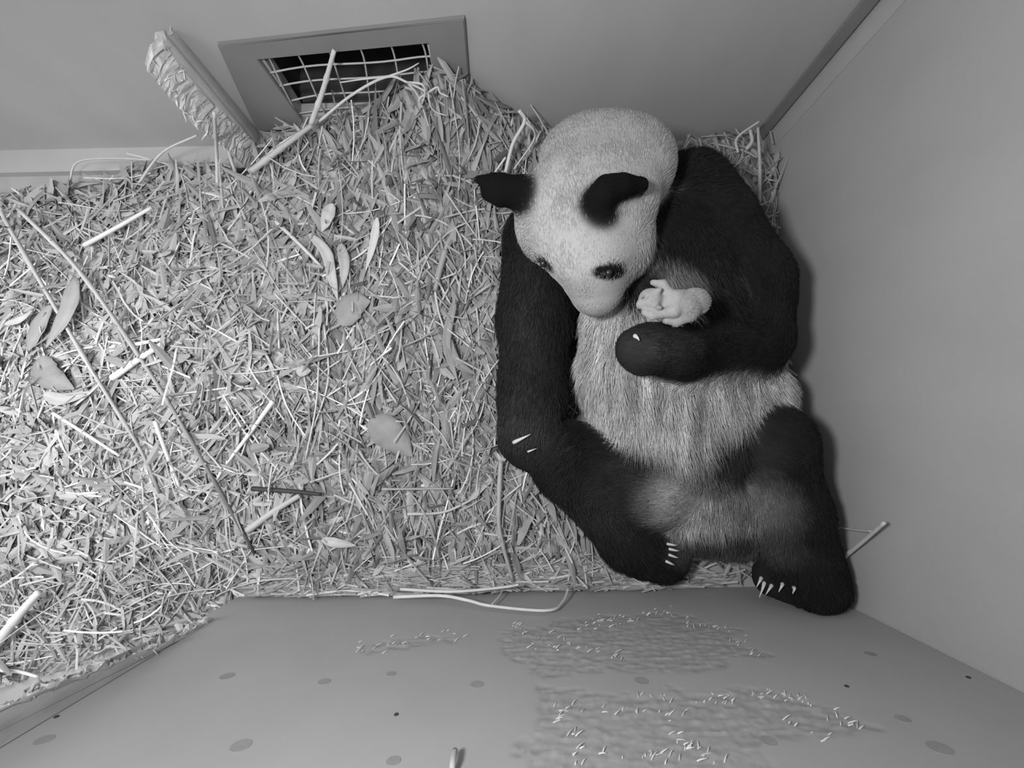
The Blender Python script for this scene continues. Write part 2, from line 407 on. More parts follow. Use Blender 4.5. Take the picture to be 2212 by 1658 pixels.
# ------------------------------------------------------------------ animals: smooth bodies grown from a distance field
class Field:
    def __init__(self, k, kc):
        self.k, self.kc, self.pr, self.paint, self.grp, self.gk = k, kc, [], [], [], [k]
        self.cur = 0

    def group(self, k):
        self.gk.append(k); self.cur = len(self.gk) - 1

    def cap(self, a, b, ra, rb, col, flow=None, fur=.03, flat=None):
        """tapered limb from a to b"""
        a, b = np.array(a, float), np.array(b, float)
        self.grp.append(self.cur); self.pr.append(('c', a, b, ra, rb, col, np.array(flow if flow is not None else b - a, float), fur))

    def ell(self, c, r, col, flow, fur=.03, rot=None):
        self.grp.append(self.cur); self.pr.append(('e', np.array(c, float), np.array(r, float), rot, 0, col, np.array(flow, float), fur))

    def dist(self, pr, p):
        if pr[0] == 'c':
            _, a, b, ra, rb = pr[:5]; ab = b - a; t = np.clip(((p - a) @ ab) / (ab @ ab + 1e-9), 0, 1)
            return np.linalg.norm(p - a - t[..., None] * ab, axis=-1) - (ra + (rb - ra) * t)
        _, c, r, rot = pr[:4]; q = p - c
        if rot is not None: q = q @ rot
        k0 = np.linalg.norm(q / r, axis=-1); k1 = np.linalg.norm(q / (r * r), axis=-1)
        return k0 * (k0 - 1) / np.maximum(k1, 1e-6)

    def bounds(self, pr, m):
        if pr[0] == 'c':
            _, a, b, ra, rb = pr[:5]; return np.minimum(a - ra, b - rb) - m, np.maximum(a + ra, b + rb) + m
        R = np.max(pr[2]) if pr[3] is not None else pr[2]
        return pr[1] - R - m, pr[1] + R + m

    def grid(self, h):
        m = max(self.gk) * 5
        B = [self.bounds(p, m) for p in self.pr]
        self.lo = np.min([b[0] for b in B], 0); hi = np.max([b[1] for b in B], 0); self.h = h
        n = np.ceil((hi - self.lo) / h).astype(int) + 1
        S = [np.zeros(n, np.float32) for _ in self.gk]
        for p, gi, (l, u) in zip(self.pr, self.grp, B):
            i0 = np.clip(np.floor((l - self.lo) / h).astype(int), 0, n); i1 = np.clip(np.ceil((u - self.lo) / h).astype(int) + 1, 0, n)
            ax = [self.lo[d] + h * np.arange(i0[d], i1[d]) for d in range(3)]
            g = np.stack(np.meshgrid(*ax, indexing='ij'), -1)
            S[gi][i0[0]:i1[0], i0[1]:i1[1], i0[2]:i1[2]] += np.exp(np.clip(-self.dist(p, g) / self.gk[gi], -60, 60)).astype(np.float32)
        D = [-k * np.log(np.maximum(x, 1e-6)) for k, x in zip(self.gk, S)]
        if len(D) == 1: self.D = D[0]
        else: self.D = (-self.k * np.log(np.maximum(sum(np.exp(np.clip(-d / self.k, -60, 60)) for d in D), 1e-9))).astype(np.float32)
        return self.D

    def sample(self, p):
        q = (np.asarray(p) - self.lo) / self.h; n = np.array(self.D.shape)
        out = np.any((q < 0) | (q >= n - 1.001), axis=-1); q = np.clip(q, 0, n - 1.001); i = q.astype(int); f = q - i; r = 0
        for dx in (0, 1):
            for dy in (0, 1):
                for dz in (0, 1):
                    w = (f[..., 0] if dx else 1 - f[..., 0]) * (f[..., 1] if dy else 1 - f[..., 1]) * (f[..., 2] if dz else 1 - f[..., 2])
                    r = r + w * self.D[i[..., 0] + dx, i[..., 1] + dy, i[..., 2] + dz]
        return np.where(out, .3, r)

    def normal(self, p):
        e = self.h * .7; g = np.stack([self.sample(p + np.eye(3)[d] * e) - self.sample(p - np.eye(3)[d] * e) for d in range(3)], -1)
        return g / (np.linalg.norm(g, axis=-1)[..., None] + 1e-9)

    def attrs(self, p):
        w = np.stack([np.clip(-self.dist(q, p) / self.kc, -200, 200) for q in self.pr], -1)
        w = np.exp(w - w.max(-1, keepdims=True)); w /= w.sum(-1, keepdims=True)
        col = w @ np.array([q[5] for q in self.pr]); fur = w @ np.array([q[7] for q in self.pr])
        fl = w @ np.array([q[6] / (np.linalg.norm(q[6]) + 1e-9) for q in self.pr])
        for (c, r, rot, pc, soft) in self.paint:
            q = p - c
            if rot is not None: q = q @ rot
            d = np.linalg.norm(q / r, axis=-1); t = np.clip((1 + soft - d) / (2 * soft), 0, 1); col = col * (1 - t) + pc * t
        return col, fur, fl

    def mesh(self):
        D = self.D; ins = D < 0; n = D.shape
        c = [D[dx:n[0] - 1 + dx, dy:n[1] - 1 + dy, dz:n[2] - 1 + dz] for dx in (0, 1) for dy in (0, 1) for dz in (0, 1)]
        neg = sum((x < 0).astype(np.int8) for x in c); act = (neg > 0) & (neg < 8)
        ci = np.argwhere(act); idx = -np.ones(act.shape, int); idx[act] = np.arange(len(ci))
        corners = [(dx, dy, dz) for dx in (0, 1) for dy in (0, 1) for dz in (0, 1)]
        vals = np.stack([x[act] for x in c], 1); acc = np.zeros((len(ci), 3)); cnt = np.zeros(len(ci))
        for a in range(8):
            for b in range(a + 1, 8):
                A, Bc = np.array(corners[a]), np.array(corners[b])
                if np.abs(A - Bc).sum() != 1: continue
                va, vb = vals[:, a], vals[:, b]; hit = (va < 0) != (vb < 0); t = va / (va - vb + 1e-12)
                acc[hit] += A + (Bc - A) * t[hit, None]; cnt += hit
        V = self.lo + self.h * (ci + acc / np.maximum(cnt, 1)[:, None])
        F = []
        for d in range(3):
            o1, o2 = [(1, 2), (2, 0), (0, 1)][d]
            sl0 = [slice(1, n[k] - 1) for k in range(3)]; sl1 = list(sl0); sl0[d] = slice(0, n[d] - 1); sl1[d] = slice(1, n[d])
            a, b = ins[tuple(sl0)], ins[tuple(sl1)]
            e = np.argwhere(a != b); off = np.array([1, 1, 1]); off[d] = 0; e = e + off
            sign = ins[e[:, 0], e[:, 1], e[:, 2]]
            u = np.zeros(3, int); v = np.zeros(3, int); u[o1] = 1; v[o2] = 1
            q = np.stack([idx[tuple((e - u - v).T)], idx[tuple((e - v).T)], idx[tuple(e.T)], idx[tuple((e - u).T)]], 1)
            q[~sign] = q[~sign][:, ::-1]; F.append(q)
        F = np.vstack(F); F = F[(F >= 0).all(1)]
        return V, F


def fur_curves(name, field, V, F, n, seg, parent, material, wroot, floor_z=.03, seed=3, lift=.38, clump=.5, lenmul=1.0, wscale=None):
    rs = np.random.default_rng(seed)
    A = V[F[:, 0]]; B = V[F[:, 1]]; C2 = V[F[:, 2]]; D2 = V[F[:, 3]]
    area = .5 * np.linalg.norm(np.cross(C2 - A, D2 - B), axis=1)
    cen = (A + C2) * .5; area = area * (cen[:, 2] > floor_z)
    area = area * np.clip(.030 / np.maximum(field.attrs(cen)[1], .006), .8, 3.0)
    f = rs.choice(len(F), n, p=area / area.sum()); u, v = rs.random(n)[:, None], rs.random(n)[:, None]
    p = A[f] * (1 - u) * (1 - v) + B[f] * u * (1 - v) + C2[f] * u * v + D2[f] * (1 - u) * v
    N = field.normal(p); col, L, fl = field.attrs(p + N * 0.0 + rs.normal(0, .006, (n, 3)))
    T = fl - N * (fl * N).sum(1)[:, None]; T /= np.linalg.norm(T, axis=1)[:, None] + 1e-6
    side = np.cross(N, T); a = (fbm(p, 15, 2) - .5) * 1.5 * clump * np.clip(L / .04, .2, 1) + rs.normal(0, .14, n); T = T * np.cos(a)[:, None] + side * np.sin(a)[:, None]
    L = L * lenmul * (.65 + .7 * rs.random(n)) * (.7 + .6 * fbm(p + 4, 25, 2))
    lf = lift * np.clip(L / .030, .6, 1) * (.7 + .6 * rs.random(n)) * (.6 + .8 * fbm(p + 8, 30, 2))
    d0 = T + N * (lf * 2.1)[:, None]; d0 /= np.linalg.norm(d0, axis=1)[:, None]
    d1 = T + N * (lf * .25)[:, None]; d1[:, 2] -= .12; d1 /= np.linalg.norm(d1, axis=1)[:, None]
    s = np.linspace(0, 1, seg); pts = np.zeros((n, seg, 3)); pts[:, 0] = p - N * .002
    for k in range(1, seg):
        w = ((s[k] + s[k - 1]) * .5); d = d0 * (1 - w) + d1 * w
        pts[:, k] = pts[:, k - 1] + d * (L / (seg - 1))[:, None]
    # keep out of the walls and floor
    pts[..., 0] = np.minimum(pts[..., 0], XR - .004); pts[..., 1] = np.clip(pts[..., 1], YN + .006, YB - .004); pts[..., 2] = np.maximum(pts[..., 2], .008)
    k = np.clip(L / .045, .15, 1); tone = np.clip(col * (1 + k * (.34 * rs.random(n) - .17)) * (1 + k * .7 * (fbm(p + 1, 30, 2) - .5)), .004, .9)
    streak = fbm(np.stack([p[:, 0] * 46, p[:, 1] * 7, p[:, 2] * 7], -1), 1.0, 3) - .5
    tone = np.clip(tone * (1 + np.clip((L - .03) / .03, 0, 1) * 1.5 * streak), .004, .9)
    cu = bpy.data.hair_curves.new(name); cu.add_curves([seg] * n)
    cu.attributes['position'].data.foreach_set('vector', pts.astype(np.float32).ravel())
    rad = cu.attributes.get('radius') or cu.attributes.new('radius', 'FLOAT', 'POINT')
    wr = wroot * (.7 + .6 * rs.random(n))[:, None] * np.array([1, .9, .65, .25, .15][:seg - 1] + [.15])[None, :]
    rad.data.foreach_set('value', wr.astype(np.float32).ravel())
    at = cu.attributes.new('tone', 'FLOAT_COLOR', 'CURVE')
    at.data.foreach_set('color', np.stack([tone, tone, tone, np.ones(n)], 1).astype(np.float32).ravel())
    cu.materials.append(material)
    o = bpy.data.objects.new(name, cu); COL.objects.link(o); o.parent = parent
    return o


WHT, BLK, GRY, WHD, EAR = .46, .017, .11, .36, .006
pf = Field(.020, .007)


def R(px, z): return px * (CAM_H - z) / FPX          # a width of px pixels of the frame, at level z


def limb(pts, col, fur, flow=None):
    """pts: (px, py, z, half width in px) joints of one limb, tapered between them"""
    for (a, b) in zip(pts[:-1], pts[1:]):
        pf.cap(P(*a[:3]), P(*b[:3]), R(a[3], a[2]), R(b[3], b[2]), col, flow, fur)


def ball(px, py, z, rx, ry, rz, col, flow, fur):
    pf.ell(P(px, py, z), (R(rx, z), R(ry, z), rz), col, flow, fur)


down = P(1500, 1080, .2) - P(1430, 620, .45)
# trunk: broad and smooth (group 1)
pf.group(.045)
ball(1530, 1050, .16, 140, 118, .15, WHT, down, .045)
ball(1475, 920, .22, 176, 130, .17, WHT, down, .070)
ball(1440, 800, .27, 178, 130, .18, WHT, down, .072)
ball(1435, 690, .31, 160, 120, .18, WHT, down, .055)
ball(1420, 560, .34, 165, 120, .17, BLK, down, .035)
ball(1485, 440, .32, 92, 105, .17, BLK, (1, -.2, -.7), .028)
ball(1220, 480, .32, 100, 105, .15, BLK, (-1, -.5, -.7), .028)
ball(1605, 855, .22, 84, 76, .13, WHT, down, .050)
ball(1570, 1145, .11, 80, 45, .07, GRY, (0, -1, -.3), .035)
# limbs (group 2)
pf.group(.022)
# image-right arm: shoulder, elbow by the wall, forearm folded across to the cub
limb([(1540, 490, .36, 92), (1618, 610, .33, 80), (1622, 718, .32, 78)], BLK, .026)
limb([(1610, 735, .34, 72), (1470, 757, .49, 50), (1402, 752, .54, 40)], BLK, .022)
# image-left arm: hangs to the knee
limb([(1165, 520, .34, 78), (1154, 690, .30, 72), (1150, 850, .26, 64), (1138, 930, .25, 54)], BLK, .026)
# image-left hind leg: thigh out to the knee, shank back to the foot
limb([(1410, 1030, .19, 98), (1236, 1000, .22, 74), (1368, 1158, .12, 64), (1425, 1198, .10, 46)], BLK, .032)
# image-right hind leg: knee drawn up, foot planted on the near wall
limb([(1615, 1010, .20, 88), (1668, 958, .33, 72), (1712, 1110, .28, 62), (1737, 1210, .25, 56), (1768, 1262, .25, 46)], BLK, .026)
# paws (group 3)
pf.group(.012)
limb([(1768, 1264, .25, 42), (1695, 1250, .20, 32)], BLK, .016)
for dx, dy, dz in [(-44, -12, -.01), (-44, 6, .0), (-30, 18, .01), (-2, 24, .02), (26, 28, .03)]:
    limb([(1700, 1250, .20, 22), (1692 + dx, 1248 + dy, .20 + dz, 14)], BLK, .010)
for dx, dy, dz, r in [(-30, -16, .012, 15), (-37, -2, .006, 16), (-35, 13, .0, 16), (-24, 25, -.01, 15), (-8, 34, -.02, 14)]:
    limb([(1398, 752, .54, 28), (1392 + dx, 752 + dy, .54 + dz, r)], BLK, .010)
for dx, dy, dz in [(-34, 34, .0), (-16, 52, .0), (4, 58, .0), (24, 50, .0), (36, 30, .0)]:
    limb([(1138, 935, .25, 34), (1138 + dx, 935 + dy, .24 + dz, 16)], BLK, .012)
for dx, dy, dz in [(30, -20, .045), (36, -4, .03), (38, 14, .015), (34, 30, .0), (22, 42, -.015)]:
    limb([(1422, 1195, .11, 30), (1425 + dx, 1192 + dy, .10 + dz, 14)], BLK, .012)
# head bowed to the chest (group 4)
pf.group(.034)
ball(1300, 340, .54, 140, 104, .095, WHD, (.1, 1, -.3), .015)
ball(1384, 355, .53, 66, 76, .085, WHD, (.6, 1, -.3), .016)
ball(1280, 420, .60, 140, 104, .088, WHD, (0, 1, .1), .015)
ball(1178, 490, .55, 58, 68, .060, WHD, (-.6, -.5, -.3), .018)
ball(1352, 528, .54, 52, 64, .065, WHD, (.5, -.8, -.3), .018)
ball(1258, 518, .605, 84, 84, .055, WHD, (0, 1, .4), .012)
limb([(1276, 565, .585, 60), (1287, 622, .535, 42)], WHD, .009, (0, 1, .6))
limb([(1284, 622, .52, 34), (1286, 640, .51, 26)], WHD, .007, (0, 1, .6))
# ears (group 5)
pf.group(.008)
limb([(1120, 415, .63, 34), (1072, 404, .645, 26)], EAR, .010, (-1, .1, .4))
limb([(1078, 398, .65, 20), (1036, 388, .655, 9)], EAR, .009, (-1, .1, .3))
limb([(1080, 425, .64, 20), (1056, 418, .64, 14)], EAR, .009, (-1, .1, .3))
limb([(1300, 458, .695, 12), (1294, 432, .715, 20), (1312, 406, .73, 22), (1346, 398, .73, 18), (1386, 398, .71, 13)], EAR, .008, (.2, .2, .8))
pf.grid(.0075)
def hit(px, py, field=None, lift=0.0):
    """first point of the panda's skin along the sight line, lifted off along the normal"""
    field = field or pf; d = ray(px, py); t = np.linspace(.3, 2.2, 900)[:, None]; p = CAMLOC + d * t
    s = field.sample(p); k = np.argmax(s < 0)
    if not (s < 0).any(): return P(px, py, .05)
    q = p[k - 1] + (p[k] - p[k - 1]) * (s[k - 1] / (s[k - 1] - s[k] + 1e-12))
    return q + field.normal(q[None])[0] * lift


def coat_mark(px, py, rx, ry, ang, col, soft):
    """a patch of coat colour, for fur markings and painted sheen and shade, centred where the sight line meets it"""
    c = hit(px, py); v = ray(px, py); v /= np.linalg.norm(v); u = W2C.T @ np.array([math.cos(ang), math.sin(ang), 0.]); u -= v * (u @ v); u /= np.linalg.norm(u)
    w = np.cross(v, u); pf.paint.append((c, np.array([R(rx, c[2]), R(ry, c[2]), .09]), np.stack([u, w, v], 1), col, soft))


coat_mark(1318, 588, 41, 18, -.03, .010, .14)          # eye patches
coat_mark(1178, 572, 26, 9, -.75, .010, .2)
coat_mark(1560, 640, 110, 100, 0, .020, .12)           # black band over the chest
coat_mark(1392, 622, 48, 40, .5, .022, .25)  # black fur and the shade beside the muzzle, both painted into the coat
coat_mark(1470, 598, 42, 26, -.6, .17, .6)             # paler tuft beside the cub
coat_mark(1470, 1075, 75, 80, 0, .33, .5)              # greyer groin
coat_mark(1600, 1090, 75, 70, 0, .20, .7)
coat_mark(1585, 985, 85, 62, .5, .03, .45)
coat_mark(1372, 1005, 62, 44, .5, .03, .5)
coat_mark(1560, 1180, 130, 44, 0, .075, .35)
coat_mark(1136, 925, 60, 50, 0, .050, .9)            # sheen on the black paws and limbs, painted as paler fur
coat_mark(1430, 745, 66, 46, 0, .042, .9)
coat_mark(1300, 1110, 80, 60, .7, .032, .9)
coat_mark(1130, 720, 40, 130, 0, .030, .9)
PV, PF = pf.mesh()
print('panda', PV.shape, PF.shape, PV.min(0), PV.max(0))
PV[:, 0] = np.minimum(PV[:, 0], XR - .004); PV[:, 1] = np.clip(PV[:, 1], YN + .012, YB - .01); PV[:, 2] = np.maximum(PV[:, 2], .012)
pcol, _, _ = pf.attrs(PV)
panda = mesh_obj('giant_panda', PV, PF, M_BODY, smooth=True, tone=pcol)
tag(panda, 'large black and white panda sitting against the right wall, head bowed over a tiny cub', 'panda')
fur_curves('fur', pf, PV, PF, FUR_N, 5, panda, M_FUR, .0011)


def claw(parent, name, pts, r0, material=None):
    path = smooth_path(pts, 9); v, f = tube_data(path, np.linspace(r0, r0 * .15, 9) * np.array([.8] + [1] * 8), 8)
    o = mesh_obj(name, v, f, material or M_CLAW, smooth=True); o.parent = parent; return o


def ellipsoid_obj(name, c, r, material, parent, rot=None, seg=20):
    bm = bmesh.new(); bmesh.ops.create_uvsphere(bm, u_segments=seg, v_segments=seg // 2, radius=1.0)
    M = Matrix.Translation(Vector(c)) @ (rot.to_4x4() if rot else Matrix.Identity(4)) @ Matrix.Diagonal((*r, 1))
    bmesh.ops.transform(bm, matrix=M, verts=bm.verts[:])
    me = bpy.data.meshes.new(name); bm.to_mesh(me); bm.free(); me.materials.append(material)
    me.polygons.foreach_set('use_smooth', [True] * len(me.polygons))
    o = bpy.data.objects.new(name, me); COL.objects.link(o); o.parent = parent; return o


for px, py in [(1314, 588), (1174, 568)]:
    ellipsoid_obj('eye', hit(px, py, None, .001), (.010, .010, .010), M_EYE, panda)
npos = np.array(P(1292, 650, .475))
ellipsoid_obj('nose', npos, (.026, .018, .020), M_NOSE, panda)


def surf_claw(a, b, r=.006, la=.004, lb=.018, bow=.006):
    A, B = hit(*a, None, la), hit(*b, None, lb); Mid = (A + B) / 2 + np.array([0, 0, bow])
    claw(panda, 'claw', [A, Mid, B], r)


surf_claw((1112, 953), (1145, 936), .0075, .010, .016, .008)
surf_claw((1140, 972), (1158, 964), .004, .008, .012, .003)
surf_claw((1372, 728), (1383, 738), .007, .010, .012, .004)
for a, b in [((1436, 1172), (1462, 1176)), ((1440, 1183), (1466, 1188)), ((1440, 1195), (1464, 1203)), ((1434, 1208), (1456, 1218))]:
    A = hit(*a, None, .008); claw(panda, 'claw', [A, A + (P(*b, A[2]) - P(*a, A[2])) * .6 + np.array([0, 0, .004]), A + (P(*b, A[2]) - P(*a, A[2])) - np.array([0, 0, .006])], .0055)
for a, b in [((1646, 1247), (1634, 1268)), ((1652, 1256), (1640, 1290)), ((1668, 1262), (1654, 1284)), ((1692, 1258), (1682, 1278)), ((1716, 1266), (1712, 1282))]:
    A = hit(*a, None, .004); A[1] = max(A[1], YN + .03); B = P(*b, A[2] + .005)
    B[1] = max(B[1], YN + .014); claw(panda, 'claw', [A, (A + B) / 2 + np.array([0, .006, .006]), B], .007)

# ------------------------------------------------------------------ the cub
cf = Field(.004, .004)
c0 = hit(1440, 655); cz = max(c0[2], .66) + .030
print('cub z', cz, c0)
CW = .30
cf.ell(P(1468, 660, cz), (.046, .034, .032), CW, (1, 0, 0), .009)
cf.ell(P(1498, 652, cz - .008), (.036, .030, .028), CW, (1, 0, 0), .009)
cf.ell(P(1405, 646, cz + .012), (.0265, .025, .024), CW, (1, .2, 0), .004)
cf.cap(P(1400, 648, cz + .010), P(1384, 657, cz + .006), .018, .010, CW, None, .003)
cf.cap(P(1428, 650, cz), P(1450, 655, cz), .020, .026, CW, None, .004)
cf.cap(P(1462, 640, cz + .018), P(1455, 672, cz + .020), .014, .012, CW, None, .003)
cf.cap(P(1455, 672, cz + .020), P(1408, 681, cz + .014), .012, .009, CW, None, .003)
cf.cap(P(1408, 681, cz + .014), P(1394, 675, cz + .012), .010, .008, CW, None, .003)
cf.cap(P(1450, 640, cz + .012), P(1432, 614, cz + .018), .013, .009, CW, None, .003)
cf.cap(P(1432, 614, cz + .018), P(1412, 610, cz + .016), .009, .007, CW, None, .003)
cf.cap(P(1490, 680, cz), P(1462, 694, cz - .002), .016, .010, CW, None, .003)
cf.cap(P(1462, 694, cz - .002), P(1440, 692, cz), .010, .008, CW, None, .003)
cf.cap(P(1418, 630, cz + .030), P(1424, 626, cz + .034), .006, .005, .3, None, .003)
cf.cap(P(1420, 662, cz + .030), P(1425, 664, cz + .034), .005, .004, .3, None, .003)
cf.paint.append((P(1390, 642, cz + .03), np.array([.004, .003, .03]), None, .10, .3))
cf.paint.append((P(1419, 664, cz + .02), np.array([.009, .006, .02]), None, .14, .4))  # dark hollow beside the head: shade painted into the cub's colour
cf.grid(.0026)
CV, CF = cf.mesh(); ccol, _, _ = cf.attrs(CV)
cub = mesh_obj('panda_cub', CV, CF, M_CUB, smooth=True, tone=ccol)
tag(cub, 'tiny pale newborn cub cradled in the crook of the large panda\'s arm', 'cub')
ellipsoid_obj('nose', P(1379, 658, cz + .006), (.004, .004, .004), M_NOSE, cub, seg=12)
fur_curves('down', cf, CV, CF, 14000, 4, cub, M_FUR, .0008, seed=8, lift=.55, lenmul=1.5)

# ------------------------------------------------------------------ hay bed
PAN_XY = [(P(1500, 1080, .1)[:2], .26), (P(1480, 850, .1)[:2], .30), (P(1440, 640, .2)[:2], .28), (P(1700, 1150, .1)[:2], .16), (P(1300, 1060, .1)[:2], .2)]
hc = PY(850, 235, 1.1)


def hay_h(x, y):
    x, y = np.asarray(x, float), np.asarray(y, float)
    g = lambda cx, cy, sx, sy: np.exp(-((x - cx) / sx) ** 2 - ((y - cy) / sy) ** 2)
    h = .050 + .13 * g(-.75, .35, .75, .75) + .24 * g(-.30, 1.22, .32, .34) + .06 * g(-.85, 1.15, .35, .3) + .05 * g(-.1, .7, .35, .45) + .05 * g(1.0, 1.15, .2, .2) + .05 * g(.2, 1.2, .25, .2) + .11 * g(-.19, 1.2, .15, .12)
    for (c, r) in PAN_XY: h = h * (1 - .75 * np.exp(-(((x - c[0]) ** 2 + (y - c[1]) ** 2) / r ** 2) ** 2))
    h = h * np.clip((y - YN + .13) / .36, .30, 1)
    p = np.stack([x, y, 0 * x], -1)
    return np.maximum(h + .050 * (fbm(p, 5, 3) - .5) * np.clip(h / .10, 0, 1), .008)


def hay_ok(x, y):
    """where the bedding lies: the den floor and what has spilled through the gap"""
    p = np.stack([x, y, 0 * x], -1); w = (fbm(p, 6, 2) - .5)
    inside = (x > XL - .02) & (x < XR - .012) & (y > YN + .012 + .02 * w) & (y < YB - .012)
    top = np.interp(x, [-2.6, -2.1, -1.6, -1.2, -1.0], [.96, 1.02, 1.10, 1.12, 1.12])
    bot = np.interp(x, [-2.6, -2.0, -1.5, -1.1, -1.0], [-.92, -.88, -.80, -.68, -.62])
    outside = (x <= np.where(y < YN + .012, -1.05, XL - .02)) & (y < top + .10 * w) & (y > bot + .10 * w)
    post = (x < XL + .02) & (x > XL - .06) & (y > 1.03)
    # bare boards before the panda's feet
    return (inside | outside) & ~post


def make_hay():
    rs = np.random.default_rng(21)
    V, F, T = [], [], []
    # packed under-layer
    xs = np.arange(-2.55, XR - .01, .022); ys = np.arange(-.98, YB - .008, .022)
    X, Y = np.meshgrid(xs, ys, indexing='ij'); Z = hay_h(X, Y) - .018 + rs.normal(0, .008, X.shape); ok = hay_ok(X, Y) & (X < .55)
    Z = np.maximum(np.where(ok, Z, .003), .003)
    idx = np.arange(X.size).reshape(X.shape); cell = ok[:-1, :-1] & ok[1:, :-1] & ok[1:, 1:] & ok[:-1, 1:]
    Fq = np.stack([idx[:-1, :-1], idx[1:, :-1], idx[1:, 1:], idx[:-1, 1:]], -1)[cell]
    V.append(np.stack([X, Y, Z], -1).reshape(-1, 3)); F += Fq.tolist(); T.append(rs.uniform(.26, .36, X.size))
    base = X.size

    def strands(n, lmin, lmax, wmin, wmax, tmin, tmax, seg, flat, zlo, zhi, tilt, region=None, edge=False):
        nonlocal base
        m = n * 3; x = rs.uniform(-2.5, XR - .02, m); y = rs.uniform(-.96, YB - .02, m)
        if edge: x = rs.uniform(XL + .05, .72, m); y = YN + .012 + .10 * rs.random(m) ** 1.5
        keep = hay_ok(x, y)
        if region is not None: keep &= region(x, y)
        keep &= ~((x > .45) & (y < YN + .14) & (rs.random(m) < .5))
        x, y = x[keep][:n], y[keep][:n]; n = len(x)
        L = lmin + (lmax - lmin) * rs.random(n) ** 1.6; a = rs.uniform(0, 2 * np.pi, n); up = (rs.random(n) < .5 * np.clip((x + 1.1) / .5, 0, 1)); a = np.where(up, rs.normal(1.65, .5, n), a)
        if edge: a = rs.normal(0, .22, n)
        bend = rs.normal(0, 2.2, n) * (1.0 if not flat else .7)
        w = rs.uniform(wmin, wmax, n); off = rs.uniform(zlo, zhi, n); tl = rs.normal(0, tilt, n); crv = rs.normal(0, .25, n)
        s = (np.linspace(-.5, .5, seg))[None, :] * L[:, None]
        ang = a[:, None] + bend[:, None] * s
        dx = np.cumsum(np.cos(ang) * (L / (seg - 1))[:, None], 1); dy = np.cumsum(np.sin(ang) * (L / (seg - 1))[:, None], 1)
        px = x[:, None] + dx - dx[:, seg // 2:seg // 2 + 1]; py = y[:, None] + dy - dy[:, seg // 2:seg // 2 + 1]
        h0 = hay_h(px, py)
        pz = h0 + off[:, None] + tl[:, None] * s + crv[:, None] * (s ** 2) / np.maximum(L[:, None], .05)
        pz = np.maximum(pz, .006)
        good = hay_ok(px, py).all(1) | ((px > XL + .03) & (px < XR - .008) & (py > YN + .008) & (py < YB - .01)).all(1) & (pz.max(1) < .5)
        C = np.stack([px, py, pz], -1)
        good &= (pf.sample(C.reshape(-1, 3)).reshape(len(C), seg) > .004).all(1)
        C, w, tl = C[good], w[good], tl[good]; n = len(C)
        tan = np.gradient(C, axis=1); tan /= np.linalg.norm(tan, axis=2)[..., None] + 1e-9
        up = np.array([0, 0, 1.0]); side = np.cross(tan, up); side /= np.linalg.norm(side, axis=2)[..., None] + 1e-9
        nup = np.cross(side, tan); roll = rs.normal(0, .6 if flat else 1.0, n)[:, None, None]
        u = side * np.cos(roll) + nup * np.sin(roll); v = -side * np.sin(roll) + nup * np.cos(roll)
        prof = np.interp(np.linspace(0, 1, seg), [0, .15, .5, 1], [.25, .85, 1, .08]) if flat else np.ones(seg)
        ww = (w[:, None] * prof[None, :])[..., None]
        if flat:       # folded leaf blade: two edges and a raised keel
            ring = np.stack([C - u * ww, C + v * ww * .35, C + u * ww], 2); ns = 3
        else:          # stalk with three sides
            ring = np.stack([C + (u * math.cos(t) + v * math.sin(t)) * ww for t in (0, 2.094, 4.189)], 2); ns = 3
        ring[..., 2] = np.maximum(ring[..., 2], .003)
        V.append(ring.reshape(-1, 3))
        tone = (tmin + (tmax - tmin) * rs.random(n) ** 1.6) * .92
        T.append(np.repeat(tone, seg * ns))
        o = base + np.arange(n)[:, None] * (seg * ns)
        for i in range(seg - 1):
            for k in range(2 if flat else 3):
                k2 = (k + 1) % 3
                F.extend(np.stack([o[:, 0] + i * ns + k, o[:, 0] + i * ns + k2, o[:, 0] + (i + 1) * ns + k2, o[:, 0] + (i + 1) * ns + k], 1).tolist())
        base += n * seg * ns

    strands(5500, .05, .24, .0022, .0042, .27, .44, 5, False, -.016, .008, .22)
    strands(3600, .10, .34, .0022, .0045, .30, .60, 7, False, .0, .022, .18)
    strands(5600, .08, .28, .0055, .0110, .26, .44, 7, True, -.008, .016, .25)
    strands(3000, .08, .26, .0100, .0190, .25, .40, 7, True, -.004, .018, .28, lambda x, y: (x < .45) & (y > -.44))
    strands(2200, .08, .26, .0060, .0150, .15, .28, 7, True, -.002, .018, .25, lambda x, y: (x > -.75) & (x < .45) & (y > -.46))  # darker blades toward the panda: dimmer light there put into leaf colour
    strands(900, .03, .08, .0040, .0080, .42, .75, 4, True, .0, .02, .4)
    strands(650, .14, .46, .0020, .0038, .42, .80, 9, False, .008, .034, .15, lambda x, y: x < .3)
    strands(700, .08, .34, .0018, .0042, .26, .62, 7, False, .0, .018, .10, None, True)
    strands(300, .06, .20, .0050, .0090, .24, .50, 6, True, .0, .016, .15, None, True)
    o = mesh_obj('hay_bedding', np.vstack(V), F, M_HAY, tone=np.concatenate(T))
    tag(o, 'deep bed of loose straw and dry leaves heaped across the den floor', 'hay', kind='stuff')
    print('hay', base, len(F))
    return o


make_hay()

# ------------------------------------------------------------------ single canes, stalks, leaves that stand out of the bed
def on_hay(px, py, dz):
    dz += .012; z = .08
    for _ in range(5): z = .5 * z + .5 * (float(hay_h(*P(px, py, z)[:2])) + dz)
    return P(px, py, z)


def finish_thing(o, label, cat, group=None):
    me = o.data; c = np.mean([v.co for v in me.vertices], 0); zmin = min(v.co.z for v in me.vertices)
    base = Vector((c[0], c[1], zmin)); me.transform(Matrix.Translation(-base)); o.location = base
    return tag(o, label, cat, group)


